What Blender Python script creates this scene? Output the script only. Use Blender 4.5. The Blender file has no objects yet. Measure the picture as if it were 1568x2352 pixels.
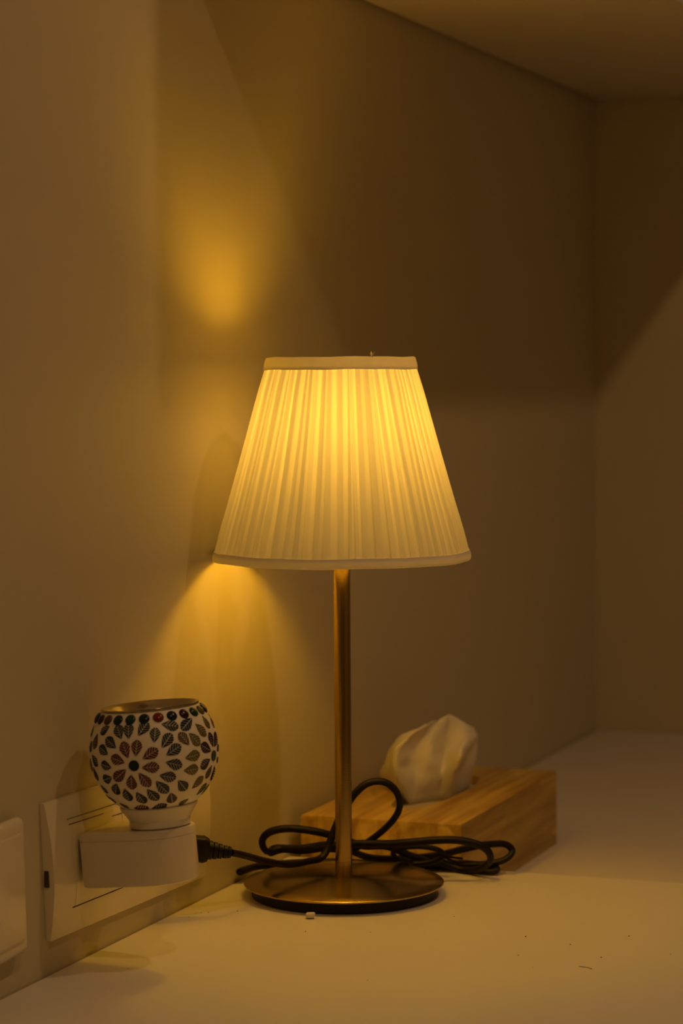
# Warm table lamp in a wall niche: brass lamp with pleated shade, plug-in diffuser, tissue box.
import bpy, bmesh, math, random
from mathutils import Vector, Matrix
PI = math.pi
random.seed(7)
S = bpy.context.scene
COL = S.collection

# ------------------------------------------------------------------ camera
cam_data = bpy.data.cameras.new('camera')
cam = bpy.data.objects.new('camera', cam_data)
COL.objects.link(cam)
S.camera = cam
CAM_LOC=[0.71402, -1.8896, 0.434]
CAM_R=[0.935546, 0.353146, -0.006449]
CAM_U=[-0.012766, 0.052054, 0.998563]
CAM_F=[-0.352974, 0.934119, -0.053207]

cr, cu, cf = Vector(CAM_R), Vector(CAM_U), Vector(CAM_F)
m = Matrix((cr, cu, -cf)).transposed().to_4x4()
m.translation = Vector(CAM_LOC)
cam.matrix_world = m
cam_data.sensor_fit = 'VERTICAL'
cam_data.sensor_height = 36.0
cam_data.sensor_width = 24.0
cam_data.lens = 5500.0 / 2352.0 * 36.0
cam_data.clip_start = 0.02
cam_data.dof.use_dof = True
cam_data.dof.focus_distance = 1.90
cam_data.dof.aperture_fstop = 6.0
cam_data.dof.aperture_blades = 8

# ------------------------------------------------------------------ world, exposure, room lights
wd = bpy.data.worlds.new('world'); S.world = wd
wd.use_nodes = True
wd.node_tree.nodes['Background'].inputs[0].default_value = (1.0, .6, .3, 1)
wd.node_tree.nodes['Background'].inputs[1].default_value = 0.0
S.view_settings.view_transform = 'Standard'
S.view_settings.look = 'None'
S.view_settings.gamma = 1.0
S.view_settings.use_curve_mapping = False
S.view_settings.exposure = 0.0

ROOM_COL = (1.0, .58, .27)
LAMP_COL = (1.0, .495, .026)
DOWNLIGHT_A = 4.0
DOWNLIGHT_B = 3.9
BULB = 6.9

def area(name, loc, size, power, col):
    d = bpy.data.lights.new(name, 'AREA')
    d.shape = 'DISK'; d.size = size; d.energy = power; d.color = col
    o = bpy.data.objects.new(name, d); COL.objects.link(o)
    o.location = loc                       # area lamps point down by default
    return o
area('downlight', (.897, -1.229, 1.80), .10, DOWNLIGHT_A, ROOM_COL)
area('downlight', (.897, -.009, 1.80), .07, DOWNLIGHT_B, ROOM_COL)

# ------------------------------------------------------------------ materials
def mat(name, col, rough=.5, metal=0., spec=.5, coat=0.):
    m = bpy.data.materials.new(name); m.use_nodes = True
    b = m.node_tree.nodes['Principled BSDF']
    b.inputs['Base Color'].default_value = (*col, 1)
    b.inputs['Roughness'].default_value = rough
    b.inputs['Metallic'].default_value = metal
    b.inputs['Specular IOR Level'].default_value = spec
    b.inputs['Coat Weight'].default_value = coat
    b.inputs['Coat Roughness'].default_value = .08
    return m
def nodes(m): return m.node_tree.nodes, m.node_tree.links, m.node_tree.nodes['Principled BSDF']
def noise_bump(m, scale=60., strength=.15, dist=.002, stretch=(1, 1, 1), vary=0.):
    N, L, b = nodes(m)
    tc = N.new('ShaderNodeTexCoord'); mp = N.new('ShaderNodeMapping'); mp.inputs['Scale'].default_value = stretch
    L.new(tc.outputs['Object'], mp.inputs['Vector'])
    n = N.new('ShaderNodeTexNoise'); n.inputs['Scale'].default_value = scale; n.inputs['Detail'].default_value = 6
    L.new(mp.outputs[0], n.inputs['Vector'])
    bp = N.new('ShaderNodeBump'); bp.inputs['Strength'].default_value = strength; bp.inputs['Distance'].default_value = dist
    L.new(n.outputs['Fac'], bp.inputs['Height']); L.new(bp.outputs[0], b.inputs['Normal'])
    if vary:
        n2 = N.new('ShaderNodeTexNoise'); n2.inputs['Scale'].default_value = scale * .08; n2.inputs['Detail'].default_value = 4
        L.new(mp.outputs[0], n2.inputs['Vector'])
        mx = N.new('ShaderNodeMix'); mx.data_type = 'RGBA'
        c = b.inputs['Base Color'].default_value
        mx.inputs[6].default_value = (c[0] * (1 - vary), c[1] * (1 - vary), c[2] * (1 - vary * 1.3), 1)
        mx.inputs[7].default_value = (c[0], c[1], c[2], 1)
        L.new(n2.outputs['Fac'], mx.inputs[0]); L.new(mx.outputs[2], b.inputs['Base Color'])
    return m

M_wall = noise_bump(mat('beige_wall_paint', (.60, .54, .38), .55, spec=.3), 90, .12, .001, vary=.06)
M_room = mat('plain_room_paint', (.60, .55, .42), .8)
M_floor = mat('wood_floor', (.30, .20, .12), .5)
M_desk = noise_bump(mat('white_desk_laminate', (.92, .89, .84), .38, spec=.4), 200, .05, .0005, vary=.04)
M_low = noise_bump(mat('white_low_top', (.79, .745, .715), .5, spec=.35), 120, .05, .0005, vary=.04)
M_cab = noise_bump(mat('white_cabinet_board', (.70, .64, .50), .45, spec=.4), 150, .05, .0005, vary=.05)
M_plate = noise_bump(mat('white_switch_plastic', (.80, .74, .56), .16, spec=.5, coat=.2), 14, .05, .001)
M_adapt = noise_bump(mat('white_adapter_plastic', (.73, .67, .53), .30, spec=.5), 25, .05, .0006, vary=.05)
M_slit = mat('dark_gap', (.06, .04, .02), .8)
M_ceram = noise_bump(mat('white_glazed_collar', (.82, .77, .64), .28, spec=.5), 40, .04, .0005, vary=.06)
M_grout = noise_bump(mat('cream_grout', (.90, .85, .72), .45), 110, .35, .0006, vary=.07)
M_black = noise_bump(mat('black_cord_pvc', (.008, .006, .0045), .45, spec=.25), 300, .08, .0003)
M_ring = mat('black_base_rubber', (.006, .005, .004), .55, spec=.25)
M_pin = mat('steel_pin', (.6, .58, .52), .3, 1.)
M_dish = mat('polished_tin_dish', (.42, .37, .28), .18, 1.)
M_bit = mat('white_plastic_crumb', (.72, .68, .60), .5)
M_speck = mat('dark_crumb', (.20, .13, .07), .8)

def brass(name, radial):
    m = mat(name, (.44, .32, .11) if radial else (.42, .29, .09), .24 if radial else .21, 1.)
    N, L, b = nodes(m)
    tc = N.new('ShaderNodeTexCoord')
    mp = N.new('ShaderNodeMapping')
    if radial:   # brushed in circles about the axis
        g = N.new('ShaderNodeVectorMath'); g.operation = 'LENGTH'
        L.new(tc.outputs['Object'], g.inputs[0])
        w = N.new('ShaderNodeTexNoise'); w.noise_dimensions = '1D'; w.inputs['Scale'].default_value = 900
        L.new(g.outputs['Value'], w.inputs['W'])
        src = w.outputs['Fac']
    else:        # brushed rings round the pole
        mp.inputs['Scale'].default_value = (6, 6, 900)
        L.new(tc.outputs['Object'], mp.inputs['Vector'])
        w = N.new('ShaderNodeTexNoise'); w.inputs['Scale'].default_value = 1.; L.new(mp.outputs[0], w.inputs['Vector'])
        src = w.outputs['Fac']
    bp = N.new('ShaderNodeBump'); bp.inputs['Strength'].default_value = .12; bp.inputs['Distance'].default_value = .0003
    L.new(src, bp.inputs['Height']); L.new(bp.outputs[0], b.inputs['Normal'])
    b.inputs['Anisotropic'].default_value = .8 if radial else .5
    if radial:
        tg = N.new('ShaderNodeTangent'); tg.direction_type = 'RADIAL'; tg.axis = 'Z'
        L.new(tg.outputs[0], b.inputs['Tangent']); b.inputs['Anisotropic Rotation'].default_value = .25
    return m
M_brassd = brass('brushed_brass_disc', True)
M_brassp = brass('brushed_brass_pole', False)

def cloth(name, col, transl, attr=False):
    m = bpy.data.materials.new(name); m.use_nodes = True
    N, L = m.node_tree.nodes, m.node_tree.links
    for n in list(N):
        if n.type != 'OUTPUT_MATERIAL': N.remove(n)
    out = [n for n in N if n.type == 'OUTPUT_MATERIAL'][0]
    d = N.new('ShaderNodeBsdfDiffuse'); t = N.new('ShaderNodeBsdfTranslucent')
    d.inputs[0].default_value = (*col, 1)
    mix = N.new('ShaderNodeMixShader')
    tc = N.new('ShaderNodeTexCoord')
    wv = N.new('ShaderNodeTexNoise'); wv.inputs['Scale'].default_value = 1500
    L.new(tc.outputs['Object'], wv.inputs['Vector'])
    bp = N.new('ShaderNodeBump'); bp.inputs['Strength'].default_value = .25; bp.inputs['Distance'].default_value = .0003
    L.new(wv.outputs['Fac'], bp.inputs['Height']); L.new(bp.outputs[0], d.inputs['Normal'])
    if attr:     # 'layers' holds how many folds of cloth lie over each other here
        a = N.new('ShaderNodeAttribute'); a.attribute_name = 'layers'
        mx = N.new('ShaderNodeMix'); mx.data_type = 'RGBA'
        mx.inputs[6].default_value = (.33, .33, .60, 1)
        mx.inputs[7].default_value = (.175, .180, .34, 1)
        L.new(a.outputs['Fac'], mx.inputs[0]); L.new(mx.outputs[2], t.inputs[0])
    else:
        t.inputs[0].default_value = (*col, 1)
    mix.inputs[0].default_value = transl
    L.new(d.outputs[0], mix.inputs[1]); L.new(t.outputs[0], mix.inputs[2]); L.new(mix.outputs[0], out.inputs[0])
    return m
M_cloth = cloth('pleated_cloth', (.86, .82, .72), .5, True)
M_band = cloth('ribbon_band', (.88, .85, .80), .23)
M_tissue = cloth('tissue_paper', (.93, .90, .86), .42)

M_glow = bpy.data.materials.new('bulb_glow'); M_glow.use_nodes = True
_N = M_glow.node_tree.nodes; _L = M_glow.node_tree.links
_b = _N['Principled BSDF']
_b.inputs['Base Color'].default_value = (1, .8, .5, 1)
_b.inputs['Emission Color'].default_value = (*LAMP_COL, 1)
_b.inputs['Emission Strength'].default_value = BULB * 12

def bamboo():
    m = mat('bamboo_board', (.62, .42, .10), .42, spec=.4)
    N, L, b = nodes(m)
    tc = N.new('ShaderNodeTexCoord')
    mp = N.new('ShaderNodeMapping'); mp.inputs['Scale'].default_value = (95, 5, 60)
    L.new(tc.outputs['Object'], mp.inputs['Vector'])
    n = N.new('ShaderNodeTexNoise'); n.inputs['Scale'].default_value = 1.; n.inputs['Detail'].default_value = 5
    L.new(mp.outputs[0], n.inputs['Vector'])
    r = N.new('ShaderNodeValToRGB')
    r.color_ramp.elements[0].position = .30; r.color_ramp.elements[0].color = (.36, .20, .032, 1)
    r.color_ramp.elements[1].position = .62; r.color_ramp.elements[1].color = (.68, .48, .11, 1)
    L.new(n.outputs['Fac'], r.inputs[0])
    # glued strips with slightly different tones
    mp2 = N.new('ShaderNodeMapping'); mp2.inputs['Scale'].default_value = (52, 5.5, 52)
    L.new(tc.outputs['Object'], mp2.inputs['Vector'])
    v = N.new('ShaderNodeTexVoronoi'); v.distance = 'CHEBYCHEV'; v.inputs['Scale'].default_value = 1.; v.inputs['Randomness'].default_value = .6
    L.new(mp2.outputs[0], v.inputs['Vector'])
    bw = N.new('ShaderNodeSeparateColor'); L.new(v.outputs['Color'], bw.inputs[0])
    mr = N.new('ShaderNodeMapRange'); mr.inputs[3].default_value = .78; mr.inputs[4].default_value = 1.12
    L.new(bw.outputs[0], mr.inputs[0])
    mx = N.new('ShaderNodeVectorMath'); mx.operation = 'SCALE'
    L.new(r.outputs[0], mx.inputs[0]); L.new(mr.outputs[0], mx.inputs['Scale'])
    L.new(mx.outputs[0], b.inputs['Base Color'])
    bp = N.new('ShaderNodeBump'); bp.inputs['Strength'].default_value = .1; bp.inputs['Distance'].default_value = .0006
    L.new(n.outputs['Fac'], bp.inputs['Height']); L.new(bp.outputs[0], b.inputs['Normal'])
    return m
M_bamboo = bamboo()

# ------------------------------------------------------------------ helpers
def tag(o, label=None, cat=None, group=None, kind=None):
    if label: o['label'] = label
    if cat: o['category'] = cat
    if group: o['group'] = group
    if kind: o['kind'] = kind
    return o
def empty(name, loc, label, cat, rot=(0, 0, 0)):
    o = bpy.data.objects.new(name, None); COL.objects.link(o)
    o.location = loc; o.rotation_euler = rot; o.empty_display_size = .02
    return tag(o, label, cat)
def link(name, bm, mats, parent=None, smooth=True, recalc=True, autosmooth=35):
    if recalc: bmesh.ops.recalc_face_normals(bm, faces=bm.faces)
    me = bpy.data.meshes.new(name); 
    if smooth:
        for f in bm.faces: f.smooth = True
        for e in bm.edges:
            if len(e.link_faces) == 2 and e.calc_face_angle(0) > math.radians(autosmooth): e.smooth = False
    bm.to_mesh(me); bm.free()
    for m in (mats if isinstance(mats, (list, tuple)) else [mats]): me.materials.append(m)
    o = bpy.data.objects.new(name, me); COL.objects.link(o)
    if parent: o.parent = parent
    return o
def box(bm, lo, hi, bevel=0., seg=2):
    r = bmesh.ops.create_cube(bm, size=1.)
    vs = r['verts']
    for v in vs:
        v.co = Vector([(lo[i] + hi[i]) / 2 + v.co[i] * (hi[i] - lo[i]) for i in range(3)])
    if bevel:
        es = list({e for v in vs for e in v.link_edges})
        bmesh.ops.bevel(bm, geom=es, offset=bevel, segments=seg, affect='EDGES', profile=.5)
    return bm
def lathe(bm, prof, n=96, c=(0, 0, 0), mat_i=0, cap_start=True, cap_end=True):
    rings = []
    for r, z in prof:
        rings.append([bm.verts.new((c[0] + r * math.cos(2 * PI * k / n), c[1] + r * math.sin(2 * PI * k / n), c[2] + z)) for k in range(n)])
    for a, b in zip(rings, rings[1:]):
        for k in range(n):
            f = bm.faces.new((a[k], a[(k + 1) % n], b[(k + 1) % n], b[k])); f.material_index = mat_i
    if cap_start and prof[0][0] > 1e-6: bm.faces.new(rings[0][::-1])
    if cap_end and prof[-1][0] > 1e-6: bm.faces.new(rings[-1])
    return bm
def catmull(pts, sub=8):
    P = [Vector(p) for p in pts]; P = [2 * P[0] - P[1]] + P + [2 * P[-1] - P[-2]]
    out = []
    for i in range(1, len(P) - 2):
        p0, p1, p2, p3 = P[i - 1:i + 3]
        for k in range(sub):
            t = k / sub
            out.append(.5 * (2 * p1 + (p2 - p0) * t + (2 * p0 - 5 * p1 + 4 * p2 - p3) * t * t + (3 * p1 - p0 - 3 * p2 + p3) * t ** 3))
    out.append(P[-2])
    return out
def tube(bm, pts, r, n=12, flat=1.0):
    up = Vector((0, 0, 1)); prev = None; rings = []
    for i, p in enumerate(pts):
        t = (pts[min(i + 1, len(pts) - 1)] - pts[max(i - 1, 0)]).normalized()
        if prev is None: a = t.cross(up).normalized()
        else: a = (prev - t * prev.dot(t)).normalized()
        prev = a; b = t.cross(a)
        rr = r(i / (len(pts) - 1)) if callable(r) else r
        rings.append([bm.verts.new(p + a * rr * math.cos(2 * PI * k / n) + b * rr * flat * math.sin(2 * PI * k / n)) for k in range(n)])
    for a, b in zip(rings, rings[1:]):
        for k in range(n): bm.faces.new((a[k], a[(k + 1) % n], b[(k + 1) % n], b[k]))
    bm.faces.new(rings[0][::-1]); bm.faces.new(rings[-1])
    return bm
NB = bmesh.new
WX = -.1085          # face of the long wall
YB = 1.26            # face of the back wall of the niche
DY = .140            # far edge of the desk
LZ = -.037           # top of the lower surface beyond it

# measured centre lines of the cord, its tie and the tissue folds, in metres
CORD = [[-0.06, -0.1028, 0.0515], [-0.0542, -0.0846, 0.0456], [-0.0506, -0.0512, 0.0351], [-0.0418, -0.0243, 0.0276], [-0.0329, -0.0017, 0.0265], [-0.0257, 0.0138, 0.0274], [-0.0225, 0.0236, 0.0371], [-0.0193, 0.029, 0.0496], [-0.0136, 0.0333, 0.064], [-0.004, 0.0391, 0.08], [0.006, 0.045, 0.0887], [0.0177, 0.0516, 0.0894], [0.0268, 0.0572, 0.0817], [0.029, 0.0623, 0.0684], [0.023, 0.0643, 0.0555], [0.0091, 0.0633, 0.0414], [-0.0083, 0.061, 0.0296], [-0.0259, 0.0586, 0.0265], [-0.0452, 0.0556, 0.0265], [-0.0639, 0.0507, 0.0265], [-0.0767, 0.0416, 0.0265], [-0.0844, 0.0322, 0.0259], [-0.0864, 0.0272, 0.0356], [-0.0798, 0.0276, 0.0436], [-0.0649, 0.0332, 0.0469], [-0.0443, 0.0431, 0.0441], [-0.0244, 0.0549, 0.0374], [-0.0086, 0.0673, 0.0292], [0.0098, 0.0839, 0.0265], [0.0281, 0.1015, 0.0151], [0.0482, 0.1144, 0.0093], [0.0678, 0.1165, 0.0035], [0.0867, 0.1076, 0.0069], [0.1005, 0.0968, 0.0179], [0.0977, 0.0882, 0.0301], [0.0798, 0.0793, 0.0367], [0.0579, 0.0732, 0.0369], [0.0218, 0.0617, 0.0337], [-0.0073, 0.0528, 0.0335], [-0.0298, 0.0476, 0.0308], [-0.053, 0.0441, 0.0265], [-0.0731, 0.0429, 0.0265], [-0.0854, 0.0447, 0.0224], [-0.0841, 0.0516, 0.0251], [-0.0639, 0.0614, 0.0245], [-0.0366, 0.076, 0.0265], [-0.0091, 0.0906, 0.014], [0.0264, 0.1062, 0.0133], [0.0506, 0.1132, 0.0167], [0.0675, 0.1175, 0.0212], [0.0856, 0.1243, 0.025], [0.103, 0.1308, 0.0257], [0.11, 0.1314, 0.0198], [0.1054, 0.1253, 0.0132], [0.0904, 0.1218, 0.009], [0.0663, 0.1213, 0.0068], [0.0281, 0.1132, 0.0066], [-0.0125, 0.1, 0.0057], [-0.0598, 0.0822, 0.0056], [-0.0851, 0.0619, 0.0075], [-0.0973, 0.0359, 0.0101], [-0.1008, 0.0121, 0.0102], [-0.1025, 0.0274, 0.0095], [-0.0946, 0.0647, 0.0075], [-0.0481, 0.0951, 0.0071], [0.003, 0.1144, 0.004], [0.042, 0.1206, 0.0035], [0.075, 0.1192, 0.0035], [0.096, 0.1165, 0.0035], [0.0967, 0.1221, 0.0055], [0.0705, 0.1335, 0.0051], [0.0376, 0.1339, 0.0037], [0.0009, 0.1201, 0.0035], [-0.0226, 0.1048, 0.0035], [-0.0293, 0.0894, 0.0035], [-0.0273, 0.0752, 0.0265]]
TIE = [[0.0277, 0.0907, 0.0132], [0.0193, 0.0821, 0.0166], [0.0175, 0.0772, 0.0229], [0.026, 0.0782, 0.0274], [0.0421, 0.0843, 0.0281], [0.0551, 0.0914, 0.0245], [0.0574, 0.0965, 0.0179], [0.0457, 0.0974, 0.0123], [0.0303, 0.0948, 0.0103]]
TIEEND = [[0.0577, 0.0859, 0.0207], [0.0681, 0.0845, 0.0182], [0.0793, 0.0834, 0.0157]]
TISSUE = [[[-0.0649, 0.3069, 0.03], [-0.0718, 0.2936, 0.0501], [-0.069, 0.2946, 0.0651], [-0.0593, 0.2983, 0.0847], [-0.0438, 0.3095, 0.0958]], [[-0.0495, 0.2913, 0.03], [-0.0559, 0.2729, 0.053], [-0.0553, 0.2677, 0.0728], [-0.0491, 0.2808, 0.0902], [-0.0322, 0.2978, 0.1022]], [[-0.0352, 0.2732, 0.03], [-0.0369, 0.248, 0.0558], [-0.0398, 0.2415, 0.0775], [-0.0322, 0.2551, 0.0959], [-0.0187, 0.2816, 0.108]], [[-0.0304, 0.2825, 0.03], [-0.031, 0.2716, 0.0524], [-0.0311, 0.2747, 0.0729], [-0.0265, 0.2808, 0.0913], [-0.0152, 0.2936, 0.1086]], [[-0.023, 0.296, 0.03], [-0.0188, 0.2837, 0.0532], [-0.018, 0.2818, 0.0725], [-0.0156, 0.2881, 0.0908], [-0.0104, 0.3007, 0.1113]], [[-0.0153, 0.3064, 0.03], [-0.0107, 0.3006, 0.0552], [-0.0106, 0.306, 0.0693], [-0.0081, 0.3123, 0.0855], [-0.0053, 0.308, 0.1148]], [[-0.0076, 0.3157, 0.03], [0.0044, 0.2924, 0.0594], [0.0123, 0.2847, 0.0799], [0.0053, 0.312, 0.0883], [0.0023, 0.3216, 0.1073]], [[-0.0042, 0.3298, 0.03], [0.0006, 0.3263, 0.0582], [0.0062, 0.323, 0.0718], [0.0122, 0.3253, 0.0868], [0.0087, 0.3293, 0.1006]], [[0.0001, 0.3474, 0.03], [0.008, 0.3451, 0.0613], [0.0113, 0.3464, 0.0777], [0.0082, 0.3505, 0.0873], [0.0069, 0.3447, 0.0958]], [[-0.011, 0.3593, 0.03], [-0.0044, 0.3672, 0.0574], [-0.0042, 0.3726, 0.0741], [-0.0051, 0.3669, 0.087], [-0.006, 0.3558, 0.0972]], [[-0.0264, 0.3535, 0.03], [-0.0269, 0.3693, 0.0559], [-0.0264, 0.3749, 0.0727], [-0.0253, 0.3646, 0.0864], [-0.0261, 0.3536, 0.0983]], [[-0.0434, 0.3364, 0.03], [-0.0481, 0.3506, 0.052], [-0.0481, 0.3506, 0.0695], [-0.0428, 0.342, 0.0862], [-0.0355, 0.334, 0.0971]]]
GLOBE_C = [-0.04815, -0.273, 0.16118]
GV_R = [0.90515, 0.42496, -0.01058]
GV_U = [-0.05467, 0.14105, 0.98849]
GV_F = [0.42156, -0.89415, 0.1509]
PLUG_A = [-0.1006, -0.1267, 0.0588]
SWY = -0.4334

# ------------------------------------------------------------------ room shell
def shell(name, lo, hi, m):
    o = link(name, box(NB(), lo, hi), m, smooth=False)
    o['kind'] = 'structure'
    return o
shell('wall_left', (WX - .10, -3.0, -.75), (WX, YB + .10, 1.85), M_wall)
shell('wall_back', (WX, YB, -.75), (2.3, YB + .10, 1.85), M_wall)
shell('wall_right', (2.3, -3.0, -.75), (2.4, YB + .10, 1.85), M_room)
shell('wall_front', (WX - .10, -3.1, -.75), (2.4, -3.0, 1.85), M_room)
shell('floor', (WX - .10, -3.1, -.80), (2.4, YB + .10, -.75), M_floor)
shell('ceiling', (WX - .10, -3.1, 1.85), (2.4, YB + .10, 1.90), M_room)

# ------------------------------------------------------------------ desk, low cabinet, wall cabinet
desk = empty('desk', (.5, -.4, -.75), 'wide white desk in the foreground carrying the brass table lamp', 'desk')
def under(parent, name, lo, hi, m, bevel=.001):
    p = parent.location
    return link(name, box(NB(), [lo[i] - p[i] for i in range(3)], [hi[i] - p[i] for i in range(3)], bevel), m, parent, autosmooth=50)
under(desk, 'desktop', (WX + .0012, -.95, -.030), (1.10, DY, 0), M_desk, .0012)
under(desk, 'side_panel', (WX + .0012, -.93, -.75), (WX + .020, DY - .01, -.0302), M_desk)
under(desk, 'side_panel', (1.075, -.93, -.75), (1.095, DY - .01, -.0302), M_desk)
low = empty('low_cabinet', (.5, .7, -.75), 'low white cabinet top beyond the desk edge, carrying the bamboo tissue box', 'cabinet')
under(low, 'cabinet_top', (WX + .0015, DY + .0015, LZ - .022), (1.10, YB - .0015, LZ), M_low, .003)
under(low, 'body', (WX + .004, DY + .01, -.75), (1.09, YB - .004, LZ - .0222), M_low)
wc = empty('wall_cabinet', (.037, .58, .8105), 'pale overhead cabinet with flat underside above the niche, top right', 'cabinet')
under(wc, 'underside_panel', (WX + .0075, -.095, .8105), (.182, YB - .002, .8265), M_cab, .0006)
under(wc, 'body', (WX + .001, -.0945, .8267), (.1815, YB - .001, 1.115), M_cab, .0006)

# ------------------------------------------------------------------ table lamp
lamp = empty('table_lamp', (0, 0, 0), 'lit table lamp with pleated cream shade on a brass pole and round base', 'lamp')
bm = NB(); lathe(bm, [(.0765, 0), (.0785, .0008), (.0790, .0085), (.078, .0096)], 128)
link('base_ring', bm, M_ring, lamp)['label'] = 'black rubber ring under the brass base'
bm = NB()
lathe(bm, [(.074, .0096), (.0842, .0097), (.0851, .0103), (.0851, .0114), (.0843, .0120), (.07, .0130), (.045, .0146), (.02, .0157), (.0098, .0160), (.0, .0160)], 160, cap_start=True, cap_end=False)
bmesh.ops.remove_doubles(bm, verts=bm.verts, dist=1e-6)
link('base_disc', bm, M_brassd, lamp)
bm = NB(); lathe(bm, [(.0071, .0160), (.0071, .323), (.0068, .324)], 48)
link('pole', bm, M_brassp, lamp)
bm = NB(); lathe(bm, [(.0095, .322), (.0125, .324), (.0125, .352), (.0115, .356), (.0085, .357)], 32)
link('lamp_holder', bm, M_ring, lamp)
bm = NB()
SH = -.014
prof = [(.0082, .3712), (.0092, .3760), (.0135, .3800), (.0158, .3860), (.0165, .3950), (.0160, .4060), (.0145, .4170), (.0120, .4270), (.0085, .4355), (.0045, .4410), (.0, .4430)]
prof = [(r_, z_ + SH) for r_, z_ in prof]
lathe(bm, prof, 24, cap_end=False); bmesh.ops.remove_doubles(bm, verts=bm.verts, dist=1e-6)
link('light_bulb', bm, M_glow, lamp)

# shade: pleats are real folds, each with an overlapped and a single strip of cloth
shade = None
def shade_r(t):      # t 0 at the bottom, 1 at the top
    return .1072 + (.0632 - .1072) * t - .0022 * math.sin(PI * min(1, t * 1.02)) ** 1.0 * (0.4) + .0014 * math.sin(PI * t) * 0
ZB, ZT = .2915, .4480
rnd = random.Random(21)
npl = 74
wb = [rnd.uniform(.6, 1.5) for _ in range(npl)]; wt = [w_ * rnd.uniform(.30, 1.75) for w_ in wb]
sb, st = sum(wb), sum(wt)
ab = [0.]; at_ = [0.]
for k in range(npl): ab.append(ab[-1] + 2 * PI * wb[k] / sb); at_.append(at_[-1] + 2 * PI * wt[k] / st)
off = [rnd.uniform(.0, 1.) for _ in range(npl)]
# fold lines wander sideways a little on the way up, but never twist round the shade
AT_ = [ab[0]] + [ab[k] + rnd.uniform(-.47, .47) * 2 * PI / npl for k in range(1, npl)] + [ab[-1]]
for k in range(1, npl): AT_[k] = min(max(AT_[k], AT_[k - 1] + .3 * 2 * PI / npl), 2 * PI * (1 - .3 * (npl - k) / npl))
bm = NB(); lay = bm.faces.layers.float.new('layers')
rows = 18
U = [0., .05, .22, .40, .46, .54, .80, 1.0]          # positions inside one pleat
D = [.0013, .0015, .0014, .0012, .0006, .0003, .0001, .0000]
ring_rows = []
for j in range(rows + 1):
    t = j / rows; z = ZB + (ZT - ZB) * t
    ring = []
    for k in range(npl):
        tw = t ** 1.3
        a0 = ab[k] * (1 - tw) + AT_[k] * tw; a1 = ab[k + 1] * (1 - tw) + AT_[k + 1] * tw
        open_ = .80 + .5 * off[k]
        for u, d in zip(U, D):
            uu = u ** (1.0 + (off[k] - .5) * .9 * (.35 + .65 * t))
            a = a0 + (a1 - a0) * min(1, uu) * .992
            amp = (1.0 + .35 * math.sin(k * 2.1 + 3 * t)) * min(1, .35 + 4 * min(t, 1 - t) + .1)
            ring.append(bm.verts.new(((shade_r(t) + d * amp) * math.cos(a), (shade_r(t) + d * amp) * math.sin(a), z)))
    ring_rows.append(ring)
LV = [.30, 1.0, 1.0, .95, .55, .12, .0, .05]
nU = len(U)
for j in range(rows):
    t = (j + .5) / rows
    a, b = ring_rows[j], ring_rows[j + 1]; n = len(a)
    for i in range(n):
        f = bm.faces.new((a[i], a[(i + 1) % n], b[(i + 1) % n], b[i]))
        k = i // nU; q = i % nU
        v = LV[q]
        s = .35 + .65 * off[(k * 7) % npl]
        # folds overlap more evenly toward the wide end, so the contrast drops there
        v = .5 + (v - .5) * (.38 + .62 * t) * s * 1.1 + (off[(k * 3) % npl] - .5) * (.30 + .45 * t)
        f[lay] = max(0, min(1, v))
shade = link('lamp_shade', bm, M_cloth, lamp, smooth=True, recalc=False, autosmooth=50)
shade['label'] = 'pleated cream cloth shade glowing from within'
def band(name, prof, n=160, wob=0.):
    bm = NB()
    rings = []
    for r, z in prof:
        rings.append([bm.verts.new((r * math.cos(2 * PI * k / n), r * math.sin(2 * PI * k / n), z + wob * math.sin(5 * 2 * PI * k / n) + wob * .6 * math.sin(11 * 2 * PI * k / n + 1))) for k in range(n)])
    for i in range(len(rings)):
        a, b = rings[i], rings[(i + 1) % len(rings)]
        for k in range(n): bm.faces.new((a[k], a[(k + 1) % n], b[(k + 1) % n], b[k]))
    return link(name, bm, M_band, shade, autosmooth=60)
band('top_trim', [(.0650, .4462), (.0646, .4505), (.0634, .4550), (.0626, .4567), (.0612, .4567), (.0610, .452), (.0622, .4466)], wob=.0002)
band('bottom_trim', [(.1082, .2940), (.1089, .2915), (.1093, .2885), (.1090, .2867), (.1079, .2858), (.1066, .2862), (.1062, .2900), (.1064, .2936)], wob=.00025)
# unseen carrier: washer added above the bulb to block its upward light, held by wires from the holder, spokes out to the upper wire ring
bm = NB()
lathe(bm, [(.0, .4508), (.017, .4508), (.0175, .4514), (.017, .4520), (.0, .4520)], 48, cap_start=False, cap_end=False)
bmesh.ops.remove_doubles(bm, verts=bm.verts, dist=1e-7)
for k in range(3):
    a = 2 * PI * k / 3 + .5; c_, s_ = math.cos(a), math.sin(a)
    tube(bm, [Vector((.015 * c_, .015 * s_, .4514)), Vector((.045 * c_, .045 * s_, .4514)), Vector((.0608 * c_, .0608 * s_, .4514))], .0010, 8)
for k in range(2):
    a = PI * k + 1.2; c_, s_ = math.cos(a), math.sin(a)
    tube(bm, catmull([(.0115 * c_, .0115 * s_, .352), (.021 * c_, .021 * s_, .360), (.0230 * c_, .0230 * s_, .392), (.022 * c_, .022 * s_, .425), (.010 * c_, .010 * s_, .451)], 6), .0007, 6)
tube(bm, [Vector((.0608 * math.cos(2 * PI * k / 48), .0608 * math.sin(2 * PI * k / 48), .4514)) for k in range(49)], .0009, 8)
link('light_blocking_carrier', bm, M_pin, lamp)
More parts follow.
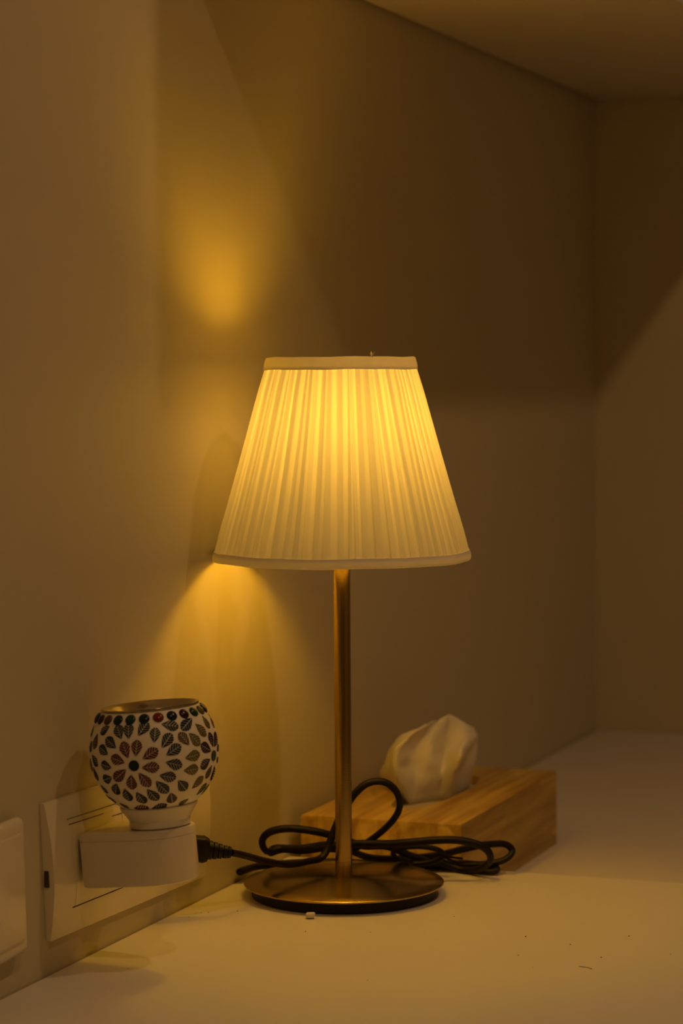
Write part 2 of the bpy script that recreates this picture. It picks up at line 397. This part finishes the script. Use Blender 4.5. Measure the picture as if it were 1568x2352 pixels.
# frayed thread end on the top trim
bm = NB()
for k in range(9):
    p = Vector((.0448, -.0445, .4558)); d = Vector((rnd.uniform(-.0022, .0022), rnd.uniform(-.001, .001), rnd.uniform(.0015, .0058)))
    tube(bm, catmull([p, p + d * .5 + Vector((rnd.uniform(-.0006, .0006), 0, 0)), p + d], 4), .00016, 5)
for k in range(0):
    a = rnd.uniform(-PI, 0.6); p = Vector((.0618 * math.cos(a), .0618 * math.sin(a), .4566))
    d = Vector((rnd.uniform(-.002, .002), rnd.uniform(-.001, .001), rnd.uniform(.0002, .0011)))
    tube(bm, [p, p + d], .00008, 4)
link('frayed_thread', bm, M_band, shade)

# power cord of the lamp, coiled behind the base, with its plug in the wall plate
bm = NB(); tube(bm, catmull(CORD, 7), .0036, 12, .82)
cordo = link('power_cord', bm, M_black, lamp); cordo['label'] = 'black power cord lying in loops behind the brass base'
bm = NB(); tube(bm, catmull(TIE + TIE[:1], 6), .0024, 10)
for q in (0, 1):
    e = [Vector(p) + Vector((0, 0, .0025 * q)) for p in TIEEND]
    tube(bm, catmull([e[0], e[1], e[2] + Vector((0, 0, -.003 + .005 * q))], 5), .0011, 8)
link('cord_tie', bm, M_black, cordo)
# plug: square face then ribbed, tapering strain relief
pa = Vector(PLUG_A); pb = Vector(CORD[0]); ax = (pb - pa).normalized()
sd = ax.cross(Vector((0, 0, 1))).normalized(); upv = sd.cross(ax)
L = (pb - pa).length
bm = NB()
def plug_ring(s, hw, hh, n=24, pw=.45):
    vs = []
    for k in range(n):
        c, q = math.cos(2 * PI * k / n), math.sin(2 * PI * k / n)
        vs.append(bm.verts.new(pa + ax * s * L + sd * hw * math.copysign(abs(c) ** pw, c) + upv * hh * math.copysign(abs(q) ** pw, q)))
    return vs
secs = [(0, .0085, .0098, .35), (.02, .0090, .0104, .35), (.46, .0090, .0104, .35), (.52, .0088, .0108, .4), (.60, .0075, .0092, .5)]
s = .60
for k in range(4):
    r = .0078 - .0008 * k
    secs += [(s + .005, r, r, .8), (s + .065, r * .98, r * .98, .8), (s + .068, r * .74, r * .74, .9), (s + .085, r * .72, r * .72, .9)]
    s += .088
secs += [(s, .0052, .0052, 1.), (1.0, .0046, .0046, 1.)]
rg = [plug_ring(a_, b_, c_, 24, d_) for a_, b_, c_, d_ in secs]
for a_, b_ in zip(rg, rg[1:]):
    for k in range(24): bm.faces.new((a_[k], a_[(k + 1) % 24], b_[(k + 1) % 24], b_[k]))
bm.faces.new(rg[0][::-1]); bm.faces.new(rg[-1])
link('plug', bm, M_black, cordo, autosmooth=30)['label'] = 'black ribbed plug at the end of the cord'

# ------------------------------------------------------------------ socket plate on the wall (bulged face)
def plate_point(c, u, v, d):
    (tl, bl, br, tr) = c
    y = (tl[0] * (1 - u) + tr[0] * u) * v + (bl[0] * (1 - u) + br[0] * u) * (1 - v)
    z = (tl[1] * (1 - u) + tr[1] * u) * v + (bl[1] * (1 - u) + br[1] * u) * (1 - v)
    return Vector((WX + d, y, z))
PC = ((-.3424, .1292), (-.3344, .0257), (-.0560, .0197), (-.0530, .1240))
org = plate_point(PC, .5, .5, 0)
plate = empty('wall_socket', org, 'long white double socket plate on the wall, left of the brass lamp', 'wall socket')
def bulge(v): return .0040 + .0055 * math.sin(PI * max(0, min(1, v)))
bm = NB()
nu, nv = 24, 24
front = [[bm.verts.new(plate_point(PC, i / nu, j / nv, bulge(j / nv)) - org) for i in range(nu + 1)] for j in range(nv + 1)]
back = [[bm.verts.new(plate_point(PC, i / nu, j / nv, 0.0002) - org) if i in (0, nu) or j in (0, nv) else None for i in range(nu + 1)] for j in range(nv + 1)]
for j in range(nv):
    for i in range(nu): bm.faces.new((front[j][i], front[j][i + 1], front[j + 1][i + 1], front[j + 1][i]))
    bm.faces.new((back[j][0], front[j][0], front[j + 1][0], back[j + 1][0]))
    bm.faces.new((back[j][nu], back[j + 1][nu], front[j + 1][nu], front[j][nu]))
for i in range(nu):
    bm.faces.new((back[0][i], back[0][i + 1], front[0][i + 1], front[0][i]))
    bm.faces.new((back[nv][i], front[nv][i], front[nv][i + 1], back[nv][i + 1]))
es = [e for e in bm.edges if len(e.link_faces) == 2 and e.calc_face_angle(0) > .7]
bmesh.ops.bevel(bm, geom=es, offset=.0009, segments=3, affect='EDGES')
link('frame', bm, M_plate, plate, autosmooth=45)
def patch(name, u0, u1, v0, v1, lift, m, th=.0012, bev=.0003):
    bm = NB(); g = []
    n = 10
    for j in range(n + 1):
        v = v0 + (v1 - v0) * j / n
        g.append([(bm.verts.new(plate_point(PC, u, v, bulge(v) + lift) - org), bm.verts.new(plate_point(PC, u, v, bulge(v) + lift - th) - org)) for u in (u0, u1)])
    for j in range(n):
        a, b = g[j], g[j + 1]
        bm.faces.new((a[0][0], a[1][0], b[1][0], b[0][0])); bm.faces.new((a[0][1], b[0][1], b[1][1], a[1][1]))
        bm.faces.new((a[0][0], b[0][0], b[0][1], a[0][1])); bm.faces.new((a[1][0], a[1][1], b[1][1], b[1][0]))
    a, b = g[0], g[-1]
    bm.faces.new((a[0][0], a[0][1], a[1][1], a[1][0])); bm.faces.new((b[0][0], b[1][0], b[1][1], b[0][1]))
    return link(name, bm, m, plate, smooth=False)
def uv_at(y, z):
    # inverse of the plate map (few Newton-like steps)
    u, v = .5, .5
    for _ in range(30):
        p = plate_point(PC, u, v, 0)
        u += (y - p.y) / .286; v += (z - p.z) / .1045
    return u, v
# inner bezel strip and the two socket inserts
patch('socket_insert', .125, .385, .20, .80, .0003, M_plate)
patch('socket_insert', .415, .640, .20, .80, .0003, M_plate)
patch('socket_insert', .655, .875, .20, .80, .0003, M_plate)
def slit(name, p, q, w_=.0003):
    (u0, v0), (u1, v1) = uv_at(*p), uv_at(*q)
    bm = NB(); g = []
    for k in range(9):
        u = u0 + (u1 - u0) * k / 8; v = v0 + (v1 - v0) * k / 8
        g.append([bm.verts.new(plate_point(PC, u, v + s_ * w_ / .1045, bulge(v) + .0004 + (.0001 if s_ else .0001)) - org) for s_ in (-1, 1)])
        g[-1] += [bm.verts.new(x.co + Vector((-.0004, 0, 0))) for x in g[-1][::-1]]
    for a, b in zip(g, g[1:]):
        for k in range(4): bm.faces.new((a[k], a[(k + 1) % 4], b[(k + 1) % 4], b[k]))
    bm.faces.new(g[0][::-1]); bm.faces.new(g[-1])
    return link(name, bm, M_slit, plate, smooth=False)
slit('gap_line', (-.312, .1126), (-.090, .1080), .0001)
slit('gap_line', (-.310, .1084), (-.2525, .1069), .0002)
slit('gap_line', (-.2390, .1026), (-.190, .1014), .0002)
slit('gap_line', (-.305, .0451), (-.090, .0405), .0003)
# small release notch on the left edge
bm = NB(); npos = plate_point(PC, .0, .455, .0)
box(bm, npos - org + Vector((.0012, -.0009, -.0065)), npos - org + Vector((.0052, .0040, .0062)), .0006)
link('release_notch', bm, M_slit, plate)

# ------------------------------------------------------------------ switch plate at the left border of the picture
sw = empty('wall_switch', (WX, -.43, .076), 'white switch plate with rounded corners cut by the left picture border', 'switch')
bm = NB(); box(bm, (.0002, -.052, -.049), (.011, .052, .050), .0055, 5)
link('frame', bm, M_plate, sw, autosmooth=60)
bm = NB(); box(bm, (.0095, -.043, -.038), (.0130, .043, .040), .0012, 3)
link('rocker', bm, M_plate, sw, autosmooth=60)
sw.rotation_euler = (math.radians(2.2), 0, 0)
sw.location.y = SWY

# ------------------------------------------------------------------ plug-in diffuser: adapter body, collar, mosaic globe
TILT = math.radians(-5.0)
YC = -.2730
GR = .0487
# origin: underside of the adapter below the globe
gc_w = Vector(GLOBE_C)
adx = Vector((math.cos(TILT), 0, -math.sin(TILT))); adz = Vector((math.sin(TILT), 0, math.cos(TILT)))
H0 = .0975                                # globe centre above the origin
orig = gc_w - adz * H0
dif = empty('electric_oil_diffuser', orig, 'plug-in diffuser with leaf-mosaic globe on a white adapter, plugged in the left socket', 'diffuser', (0, TILT, 0))
# local frame: x outward from the wall, z up. adapter top at H0-.0585
AT = H0 - 1.160 * GR - .0004
AB = AT - .0405
def dshape(n=28, x0=-.0545, x1=.0255, hw=.0305, knee=-.015):
    pts = [(x0 + .004, -hw), ]
    for k in range(n + 1):
        a = -PI / 2 + PI * k / n
        pts.append((knee + (x1 - knee) * math.copysign(abs(math.cos(a)) ** .85, math.cos(a)) if abs(math.cos(a)) > 1e-9 else knee, hw * math.sin(a)))
    pts.append((x0 + .004, hw))
    pts += [(x0 + .001, hw - .001), (x0, hw - .004), (x0, -hw + .004), (x0 + .001, -hw + .001)]
    return pts
def prism(name, pts, zs, m, parent, insets):
    bm = NB(); rings = []
    cx = sum(p[0] for p in pts) / len(pts)
    for z, ins in zip(zs, insets):
        ring = []
        for x, y in pts:
            v = Vector((x - cx, y)); L_ = v.length
            ring.append(bm.verts.new((cx + v.x * (1 - ins / L_), v.y * (1 - ins / L_), z)))
        rings.append(ring)
    n = len(pts)
    for a, b in zip(rings, rings[1:]):
        for k in range(n): bm.faces.new((a[k], a[(k + 1) % n], b[(k + 1) % n], b[k]))
    bm.faces.new(rings[0][::-1]); bm.faces.new(rings[-1])
    return link(name, bm, m, parent, autosmooth=40)
DS = dshape()
body = prism('adapter_body', DS, [AB, AB + .0006, AB + .0022, AT - .0062, AT - .0060], M_adapt, dif, [.0022, .0008, 0, 0, .0003])
prism('adapter_lid', DS, [AT - .0059, AT - .0056, AT - .0016, AT - .0005, AT], M_adapt, body, [.0003, .0, .0, .0006, .002])
for sy in (-.009, .009):
    bm = NB(); lathe(bm, [(.002, 0), (.002, .007)], 12)
    p = link('contact_pin', bm, M_pin, body)
    p.rotation_euler = (0, -PI / 2, 0); p.location = (-.0545, sy, (AB + AT) / 2)
R_ = GR
zc = H0
bm = NB()
lathe(bm, [(.44 * R_, zc - 1.16 * R_), (.458 * R_, zc - 1.155 * R_), (.475 * R_, zc - 1.14 * R_), (.475 * R_, zc - 1.08 * R_), (.468 * R_, zc - 1.055 * R_),
           (.480 * R_, zc - 1.03 * R_), (.53 * R_, zc - .95 * R_), (.588 * R_, zc - .865 * R_), (.600 * R_, zc - .835 * R_), (.590 * R_, zc - .818 * R_), (.5 * R_, zc - .815 * R_)], 96)
link('collar', bm, M_ceram, dif)

# mosaic globe -------------------------------------------------------
GLASS = [('teal_glass', (.012, .035, .040)), ('red_glass', (.17, .022, .014)), ('olive_glass', (.20, .17, .018)), ('purple_glass', (.055, .020, .045)),
         ('green_glass', (.015, .075, .020)), ('brown_glass', (.15, .075, .03)), ('navy_glass', (.012, .028, .075)), ('orange_glass', (.30, .040, .012))]
GM = [mat(n_, tuple(v * .6 for v in c_), .22, spec=.3) for n_, c_ in GLASS]
GI = {'t': 1, 'r': 2, 'o': 3, 'p': 4, 'g': 5, 'b': 6, 'n': 7, 'x': 8}
# chart of the leaves on the globe's front, read as (tip, round end, glass) in a disc of radius 649 about (756, 625)
LEAVES = [
(508,705,452,535,'r'),(578,690,597,520,'r'),(640,712,798,612,'r'),(632,792,812,785,'r'),(605,835,722,978,'r'),(535,850,545,1005,'r'),(492,802,368,915,'r'),(478,745,338,688,'r'),
(443,520,395,372,'t'),(512,520,510,358,'t'),(600,490,700,350,'t'),(757,558,772,402,'t'),(828,608,928,460,'t'),(868,678,1018,575,'t'),(862,738,1032,778,'t'),(802,865,972,892,'t'),(768,915,895,1040,'t'),
(685,993,798,1112,'t'),(583,1022,672,1142,'t'),(468,988,525,1118,'t'),(395,938,382,1052,'t'),(350,882,262,912,'t'),(348,792,240,752,'t'),(313,665,222,582,'t'),(392,605,288,500,'t'),(328,382,232,462,'t'),
(820,370,998,402,'t'),(1130,308,1022,432,'n'),(1102,582,995,455,'b'),(988,912,1072,1015,'t'),
(1090,455,1205,580,'o'),(1155,365,1268,490,'o'),(1052,706,1205,662,'o'),(1038,825,1190,805,'o'),(1122,1005,1240,878,'o'),(1168,1072,1275,948,'o'),(1225,283,1305,418,'o'),(1322,300,1352,410,'o'),(1232,1085,1318,968,'o'),
(1337,602,1295,450,'p'),(1345,602,1368,450,'p'),(1318,640,1210,575,'p'),(1310,710,1208,800,'p'),(1325,770,1262,908,'p'),(1350,775,1328,930,'p'),(1375,640,1396,580,'p'),(1375,700,1398,740,'p'),
(208,450,168,612,'b'),(148,660,208,775,'t'),(160,780,210,922,'p'),(148,520,128,640,'t'),(160,370,135,490,'g'),(130,690,148,830,'o'),
(228,958,308,1040,'g'),(305,1075,388,1135,'t'),(262,1065,320,1105,'t'),(412,1135,515,1192,'o'),(555,1188,705,1178,'r'),(728,1195,885,1150,'p'),(918,1032,935,1140,'p'),(1098,1098,998,1160,'g')]
DISCS = [(562, 772, 53, 't'), (1343, 682, 53, 'g')]
vr, vu, vf = Vector(GV_R), Vector(GV_U), Vector(GV_F)       # right / up / toward-viewer of the chart, world space
inv = Matrix((adx, Vector((0, 1, 0)), adz))                  # world -> local of the tilted diffuser
def sph(X, Y):
    dx, dy = (X - 756) / 649, -(Y - 625) / 649
    r = math.hypot(dx, dy)
    if r > .988: dx, dy = dx * .988 / r, dy * .988 / r; r = .988
    return (inv @ (vr * dx + vu * dy + vf * math.sqrt(1 - r * r))).normalized()
gm = NB()
# grout shell: outside sphere between the two cuts, inner wall, closed at the rim and at the foot
th0, th1 = math.acos(.676), math.acos(-.828)
prof = [(R_ * math.sin(th0 + (th1 - th0) * k / 40), zc + R_ * math.cos(th0 + (th1 - th0) * k / 40)) for k in range(41)]
Ri = R_ * .95
prof += [(Ri * math.sin(th1 + (th0 * .98 - th1) * k / 24), zc + Ri * math.cos(th1 + (th0 * .98 - th1) * k / 24)) for k in range(25)]
lathe(gm, prof + [prof[0]], 128, cap_start=False, cap_end=False)
bmesh.ops.remove_doubles(gm, verts=gm.verts, dist=1e-6)
def tile(dirs, mi, hi_=1.0065):
    top = [gm.verts.new(d * (R_ * hi_) + Vector((0, 0, zc))) for d in dirs]
    bot = [gm.verts.new(d * (R_ * .998) + Vector((0, 0, zc))) for d in dirs]
    n = len(top)
    fs = [gm.faces.new(top)]
    for k in range(n): fs.append(gm.faces.new((top[k], bot[k], bot[(k + 1) % n], top[(k + 1) % n])))
    for f in fs: f.material_index = mi
def leaf(T, E, mi, flip=None):
    L_ = (E - T).length
    mid = (T + E).normalized()
    a = (E - T); a = (a - mid * a.dot(mid)).normalized(); s_ = mid.cross(a)
    Wd = .29 * min(L_, .27) + .009
    def w(s):
        if s <= 0 or s >= 1: return 0.
        return Wd * math.sin(PI * s ** 1.5) ** .75
    def P(s, q): return (mid + a * ((s - .5) * L_) + s_ * q).normalized()
    g = .0052; gv = .0120 / L_
    mslope = .80
    cuts = [-.02, .30, .46, .62, .78, 1.3]
    for side in (1, -1):
        for k in range(5):
            c0, c1 = cuts[k] + gv * .5, cuts[k + 1] - gv * .5
            def walk(c):
                q = g; st = .0012; out = [(c, g)]
                while True:
                    q2 = q + st; s2 = c + mslope * (q2 - g) / L_ * 1.0
                    if s2 > .985 or q2 >= w(s2): break
                    q = q2
                return (c + mslope * (q - g) / L_, q)
            while c0 < .5 and w(c0) <= g * 1.05: c0 += .01
            if c0 >= .97 or c0 >= c1 or w(c0) <= g:
                continue
            e0 = walk(c0)
            if c1 < .97 and w(c1) > g: 
                e1 = walk(c1); inner = (c1, g)
            else:
                e1 = None; inner = None
            poly = [(c0, g), e0]
            sE = e1[0] if e1 else .995
            for i in range(1, 6):
                s = e0[0] + (sE - e0[0]) * i / 6
                poly.append((s, max(w(s), g)))
            if e1: poly += [e1, inner]
            else: poly += [(.99, g)]
            # drop duplicates
            pp = []
            for p in poly:
                if not pp or abs(p[0] - pp[-1][0]) * L_ + abs(p[1] - pp[-1][1]) > 4e-4: pp.append(p)
            if len(pp) < 3: continue
            dirs = [P(s, q * side) for s, q in pp]
            if side < 0: dirs.reverse()
            tile(dirs, mi)
def ok(d): return -.80 < d.z < .60
def spin(d, ang): return Vector((d.x * math.cos(ang) - d.y * math.sin(ang), d.x * math.sin(ang) + d.y * math.cos(ang), d.z))
for (x0, y0, x1, y1, c) in LEAVES:
    T, E = sph(x0, y0), sph(x1, y1)
    T.z = max(T.z, -.815); E.z = max(E.z, -.815)
    T.normalize(); E.normalize()
    if (E - T).length < .08: E = (T + (E - T).normalized() * .2).normalized()
    leaf(T, E, GI[c])
    leaf(spin(T, PI * .98), spin(E, PI * .98), GI[c])
for (X, Y, r, c) in DISCS:
    d0 = sph(X, Y)
    for ang in (0, PI * .98):
        d = spin(d0, ang)
        a = Vector((0, 0, 1)).cross(d).normalized(); b = d.cross(a)
        rr = r / 649
        tile([(d + a * rr * math.cos(2 * PI * k / 24) + b * rr * math.sin(2 * PI * k / 24)).normalized() for k in range(24)], GI[c], 1.012)
globe = link('mosaic_globe', gm, [M_grout] + GM, dif, autosmooth=30)
globe['label'] = 'white mosaic globe with leaf-shaped glass pieces'
# glass cabochons around the rim
front = ['p', 'b', 't', 'g', 't', 'x', 'n', 'p', 'g', 'o', 'n']
mid_dir = sph(795, 290)
base_ang = math.atan2(mid_dir.y, mid_dir.x)
gem_mesh = NB()
n = 20
rr = .083 * R_
prof = [(rr, -.0006), (rr, .0004), (rr * .93, .0009), (rr * .7, .0015), (rr * .35, .0019), (0, .0020)]
lathe(gem_mesh, prof, n, cap_end=False); bmesh.ops.remove_doubles(gem_mesh, verts=gem_mesh.verts, dist=1e-7)
bmesh.ops.recalc_face_normals(gem_mesh, faces=gem_mesh.faces)
for f in gem_mesh.faces: f.smooth = True
for k in range(24):
    c = front[k - 19 if k >= 19 else k + 5] if (k <= 5 or k >= 19) else 'tgbnpxgtonb'[k % 11]
    me = bpy.data.meshes.new('glass_gem'); gem_mesh.to_mesh(me); me.materials.append(GM[GI[c] - 1])
    o = bpy.data.objects.new('glass_gem', me); COL.objects.link(o); o.parent = globe
    ang = base_ang + k * 2 * PI / 24
    pol = math.radians(54.6)
    d = Vector((math.sin(pol) * math.cos(ang), math.sin(pol) * math.sin(ang), math.cos(pol)))
    o.location = d * R_ + Vector((0, 0, zc))
    o.rotation_euler = d.to_track_quat('Z', 'Y').to_euler()
# shallow metal dish in the opening
bm = NB(); rz = zc + .680 * R_
lathe(bm, [(.752 * R_, rz), (.757 * R_, rz + .0007), (.750 * R_, rz + .0014), (.715 * R_, rz + .0010), (.66 * R_, rz - .0025), (.50 * R_, rz - .0080), (.25 * R_, rz - .0105), (0, rz - .0110),
           (0, rz - .0118), (.25 * R_, rz - .0113), (.50 * R_, rz - .0088), (.67 * R_, rz - .0033), (.715 * R_, rz + .0002)], 96, cap_start=False, cap_end=False)
bmesh.ops.remove_doubles(bm, verts=bm.verts, dist=1e-6)
link('metal_dish', bm, M_dish, dif, autosmooth=60)

# ------------------------------------------------------------------ bamboo tissue box
TX0, TX1, TY0, TY1, TZ1 = -.0965, .0585, .1445, .462, .0385
tb = empty('tissue_box', ((TX0 + TX1) / 2, (TY0 + TY1) / 2, LZ), 'rectangular bamboo tissue box standing on the lower surface behind the lamp', 'tissue box')
hx, hy, hz = (TX1 - TX0) / 2, (TY1 - TY0) / 2, TZ1 - LZ
SY0, SY1, SW = -.098, .105, .026      # slot along y
bm = NB()
N_ = 48
def slot_pt(k, z, grow=0.):
    a = 2 * PI * k / N_
    cyc = (SY0 + SY1) / 2
    return bm.verts.new(((SW + grow) * math.copysign(abs(math.cos(a)) ** .8, math.cos(a)) + .0, cyc + ((SY1 - SY0) / 2 + grow) * math.sin(a), z))
def rect_pt(k, z, ins=0.):
    a = 2 * PI * k / N_
    c, s = math.cos(a), math.sin(a)
    m_ = max(abs(c), abs(s))
    x, y = c / m_, s / m_
    # snap the four diagonal samples to corners
    return bm.verts.new(((hx - ins) * x, (hy - ins) * y, z))
rings = [[rect_pt(k, 0.0) for k in range(N_)], [rect_pt(k, hz - .002) for k in range(N_)], [rect_pt(k, hz - .0006, .0006) for k in range(N_)], [rect_pt(k, hz, .002) for k in range(N_)],
         [slot_pt(k, hz, .0008) for k in range(N_)], [slot_pt(k, hz - .0008) for k in range(N_)], [slot_pt(k, hz - .009) for k in range(N_)]]
for a, b in zip(rings, rings[1:]):
    for k in range(N_): bm.faces.new((a[k], a[(k + 1) % N_], b[(k + 1) % N_], b[k]))
bm.faces.new(rings[0][::-1])
inner = [bm.verts.new((v.co.x, v.co.y, hz - .009)) for v in rings[-1]]
link('body', bm, M_bamboo, tb, autosmooth=30)
bm = NB(); box(bm, (-hx + .008, -hy + .008, hz - .020), (hx - .008, hy - .008, hz - .0095))
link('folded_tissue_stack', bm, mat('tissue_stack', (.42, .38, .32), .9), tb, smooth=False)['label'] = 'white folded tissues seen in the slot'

# tissue sheet pulled out of the slot
cols = [[Vector(p) for p in c] for c in TISSUE[:10]]
rowsT = [catmull(c, 4) for c in cols]                      # refine upwards
nr = len(rowsT[0])
def crease(pts, sub):      # paper: nearly flat panels between folds
    sm = catmull(pts, sub); out = []
    for i, p in enumerate(sm):
        k = min(i // sub, len(pts) - 2); t = i / sub - k
        lin = Vector(pts[k]).lerp(Vector(pts[k + 1]), t)
        out.append(lin.lerp(p, .35))
    return out
grid = [crease([rowsT[i][j] for i in range(len(rowsT))], 5) for j in range(nr)]
tc0 = Vector((-.0135, .305, LZ))
bm = NB(); G = []
from mathutils import noise
for j, row in enumerate(grid):
    rr_ = []
    for i, p in enumerate(row):
        q = p + Vector((noise.noise(p * 60), noise.noise(p * 60 + Vector((5, 0, 0))), noise.noise(p * 60 + Vector((0, 9, 0))))) * .0022 * min(1, j / 4)
        q += Vector((noise.noise(p * 110), noise.noise(p * 110 + Vector((5, 0, 0))), noise.noise(p * 130))) * .0022 * min(1, j / 4)
        rr_.append(bm.verts.new(q - tc0))
    G.append(rr_)
for a, b in zip(G, G[1:]):
    for i in range(len(a) - 1): bm.faces.new((a[i], a[i + 1], b[i + 1], b[i]))
ts = link('tissue', bm, M_tissue, recalc=False, autosmooth=24)
ts.location = tc0
tag(ts, 'crumpled white tissue sticking up out of the bamboo box', 'tissue')
md = ts.modifiers.new('thickness', 'SOLIDIFY'); md.thickness = .0004

# ------------------------------------------------------------------ small things on the desk
bm = NB(); lathe(bm, [(.0022, 0), (.0025, .0006), (.0024, .0065), (.0018, .0072)], 14)
for v in bm.verts: v.co += Vector((noise.noise(v.co * 700), noise.noise(v.co * 700 + Vector((3, 0, 0))), noise.noise(v.co * 500))) * .0007
bit = link('plastic_crumb', bm, M_bit, autosmooth=50)
bit.rotation_euler = (0, PI / 2, .33); bit.location = (.0035, -.0965, .0027)
tag(bit, 'tiny white plastic bit lying on the desk against the lamp base', 'crumb')
SP = [(-.089, -.123), (-.060, -.090), (-.086, -.105), (-.081, -.102), (-.06, -.297), (.115, -.051), (.223, -.194), (.263, -.147), (.23, -.114), (.202, -.161), (.07, -.126), (.266, -.072), (.02, -.14), (.31, -.12), (.12, -.27), (.19, -.10)]
bm = NB()
for x, y in SP:
    r = random.uniform(.0003, .00062)
    q = bmesh.ops.create_icosphere(bm, subdivisions=1, radius=r)
    for v in q['verts']: v.co = Vector((v.co.x * random.uniform(1, 1.4), v.co.y, v.co.z * .6 + r * .6)) + Vector((x, y, 0))
sp = link('dust_specks', bm, M_speck)
tag(sp, 'sparse dark dust specks scattered on the white desk', 'dust', kind='stuff')
bm = NB(); tube(bm, catmull([(.2545, -.1800, .00035), (.2590, -.1812, .0005), (.2625, -.1822, .0005), (.2655, -.1845, .00035)], 5), .00022, 6)
tag(link('hair', bm, M_speck), 'short thin dark hair lying on the desk, lower right', 'hair')
